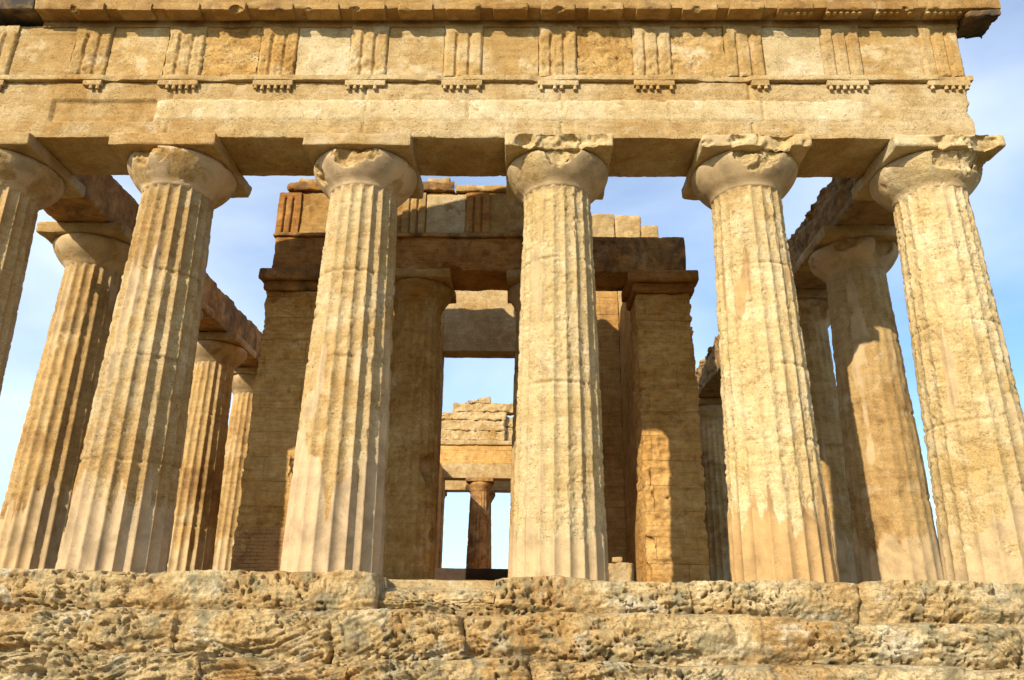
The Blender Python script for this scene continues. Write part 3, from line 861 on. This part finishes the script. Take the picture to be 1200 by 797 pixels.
for i, x in enumerate((-4.5, -3.02, -1.55, -0.05)):
    lo, hi = (x - 0.27, YA - 0.045, 7.835), (x + 0.27, YA + 0.05, 8.90)
    V, Q = box_grid(lo, hi, (0.015, 0.04, 0.04), skip=((1, 1),))
    def ex(P, src, lo=lo):
        P = P.copy()
        uu = (src[:, 0] - lo[0]) / 0.54
        g = np.maximum(np.clip(1 - np.abs(uu - 1 / 3) / 0.07, 0, 1), np.clip(1 - np.abs(uu - 2 / 3) / 0.07, 0, 1))
        P[:, 1] += np.where(src[:, 1] < YA, g * 0.075 * sstep(8.8, 8.74, src[:, 2]), 0)
        return P
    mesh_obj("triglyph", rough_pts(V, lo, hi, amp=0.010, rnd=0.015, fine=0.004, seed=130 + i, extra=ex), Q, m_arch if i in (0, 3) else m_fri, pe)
rough_box("cornice_course", (-4.62, YA - 0.10, 8.94), (-0.62, YA + 0.6, 9.17), m_stain_shade, pe, res=0.04, amp=0.03, rnd=0.05, fine=0.008, pit=0.04, seed=135)
rough_box("cornice_course", (-0.60, YA - 0.06, 8.94), (1.25, YA + 0.6, 9.12), m_fri, pe, res=0.04, amp=0.03, rnd=0.05, fine=0.008, pit=0.03, seed=136)
rough_box("upper_block", (-4.42, YA + 0.1, 9.175), (-1.55, YA + 0.6, 9.40), m_fri, pe, res=0.05, amp=0.03, rnd=0.05, seed=137)
rough_box("upper_block", (-1.3, YA + 0.1, 9.175), (-0.75, YA + 0.6, 9.42), m_fri, pe, res=0.05, amp=0.03, rnd=0.05, seed=138)
rough_box("metope", (-1.265, YA - 0.012, 7.84), (-0.335, YA + 0.05, 8.86), m_inlay, pe, res=0.025, amp=0.02, freq=4, rnd=0.02, fine=0.005, seed=145, skip=((1, 1),),
          bites=[(-0.62, YA - 0.3, 8.5, 0.34)])

PG = "pair of columns of the inner porch"
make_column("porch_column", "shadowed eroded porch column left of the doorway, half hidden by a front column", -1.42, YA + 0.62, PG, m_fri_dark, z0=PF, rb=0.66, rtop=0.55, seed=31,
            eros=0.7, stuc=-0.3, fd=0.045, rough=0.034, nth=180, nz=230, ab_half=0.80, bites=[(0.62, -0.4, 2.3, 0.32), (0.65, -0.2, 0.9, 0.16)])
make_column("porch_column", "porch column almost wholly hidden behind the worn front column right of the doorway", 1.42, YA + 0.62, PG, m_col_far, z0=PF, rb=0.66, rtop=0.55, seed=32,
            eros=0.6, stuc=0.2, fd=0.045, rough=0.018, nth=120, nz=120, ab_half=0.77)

# ---------------------------------------------------------------- rear porch and rear colonnade
rp = thing("rear_porch", "sunlit stepped gable wall and beam far behind, framed by the tall doorway", "wall", (0, 33, 6.6))
YR = 33.0
rough_box("architrave", (-4.7, YR - 0.45, 6.72), (4.7, YR + 0.6, 7.55), m_ent, rp, res=(0.08, 0.1, 0.08), amp=0.012, rnd=0.02, fine=0.005, seed=140)
rough_box("frieze_wall", (-4.6, YR - 0.40, 7.553), (4.6, YR + 0.5, 8.62), m_wall_x, rp, res=(0.08, 0.1, 0.08), amp=0.012, rnd=0.02, fine=0.005, seed=141)
rough_box("moulding", (-4.7, YR - 0.52, 8.623), (4.7, YR + 0.5, 8.90), m_ent, rp, res=(0.06, 0.1, 0.05), amp=0.02, rnd=0.05, fine=0.005, seed=142)
rows = [(-5.2, -0.08, 8.905, 9.5), (-4.85, -0.08, 9.503, 10.13), (-3.95, -0.08, 10.133, 10.62), (-3.2, 1.2, 10.623, 11.15), (-2.3, -1.75, 11.153, 11.42), (-1.74, -1.0, 11.153, 11.55),
        (-0.5, 3.3, 8.905, 9.8), (-0.5, 2.6, 9.803, 10.42)]
for i, (xa, xb, za, zb) in enumerate(rows):
    rough_box("gable_course", (xa, YR + (0.06 if xb > 2 else -0.3), za), (xb, YR + 0.4, zb), m_ent, rp, res=0.04, amp=0.11, freq=3.0, rnd=0.08, fine=0.015, pit=0.05, seed=150 + i, bites=[] if xb > 1 else [(xa + 0.15, YR - 0.3, zb + 0.1, 0.34), (xa + 1.1, YR - 0.45, zb + 0.12, 0.3)])
for sx in (-1, 1):
    xa, xb = sorted((sx * 3.55, sx * 4.5))
    rough_box("anta", (xa, YR - 0.4, 0.0), (xb, YR + 0.55, 6.715), m_wall_x, rp, res=0.12, amp=0.02, rnd=0.03, seed=158 + sx)
BG = "columns at the far end of the temple"
SM = dict(nth=120, nz=60, ab_half=0.78)  # rear columns take the dark stone so their shade is in the colour
make_column("rear_column", "dark column standing centred in the lower doorway opening far behind", -1.50, 33.1, BG, m_stain_shade, seed=33, eros=0.4, fd=0.04, **SM)
make_column("rear_column", "farther column peeking out behind the dark column in the doorway", -1.6, 37.8, BG, m_stain_shade, seed=35, eros=0.4, fd=0.04, **SM)
make_column("rear_column", "far column showing only its capital at the left jamb of the doorway", -4.7, 37.8, BG, m_stain_shade, seed=36, eros=0.4, fd=0.04, **SM)
rb_ = thing("rear_beam", "stone beam across the farthest columns, low in the doorway opening", "beam", (0, 37.8, 6.725))
rough_box("architrave", (-8.2, 37.2, 6.728), (8.2, 38.4, 7.75), m_ent, rb_, res=0.12, amp=0.015, rnd=0.02, fine=0.005, seed=170)

# ---------------------------------------------------------------- loose stones
b1 = rough_box("fallen_block", (2.38, 3.3, 0.0), (3.08, 3.8, 0.45), m_ent, None, res=0.025, amp=0.05, freq=3, rnd=0.08, fine=0.006, pit=0.02, seed=181)
b1["label"] = "loose squarish stone block on the floor beside the right pier"
b1["category"] = "stone block"
b1["kind"] = b2_kind = "thing"
b2 = rough_box("fallen_block", (2.72, 3.4, 0.455), (2.90, 3.6, 0.555), m_ent, None, res=0.02, amp=0.02, freq=4, rnd=0.04, seed=182)
b2["label"] = "small stone lump lying on top of the loose squarish block"
b2["category"] = "stone block"
b2["kind"] = b2_kind
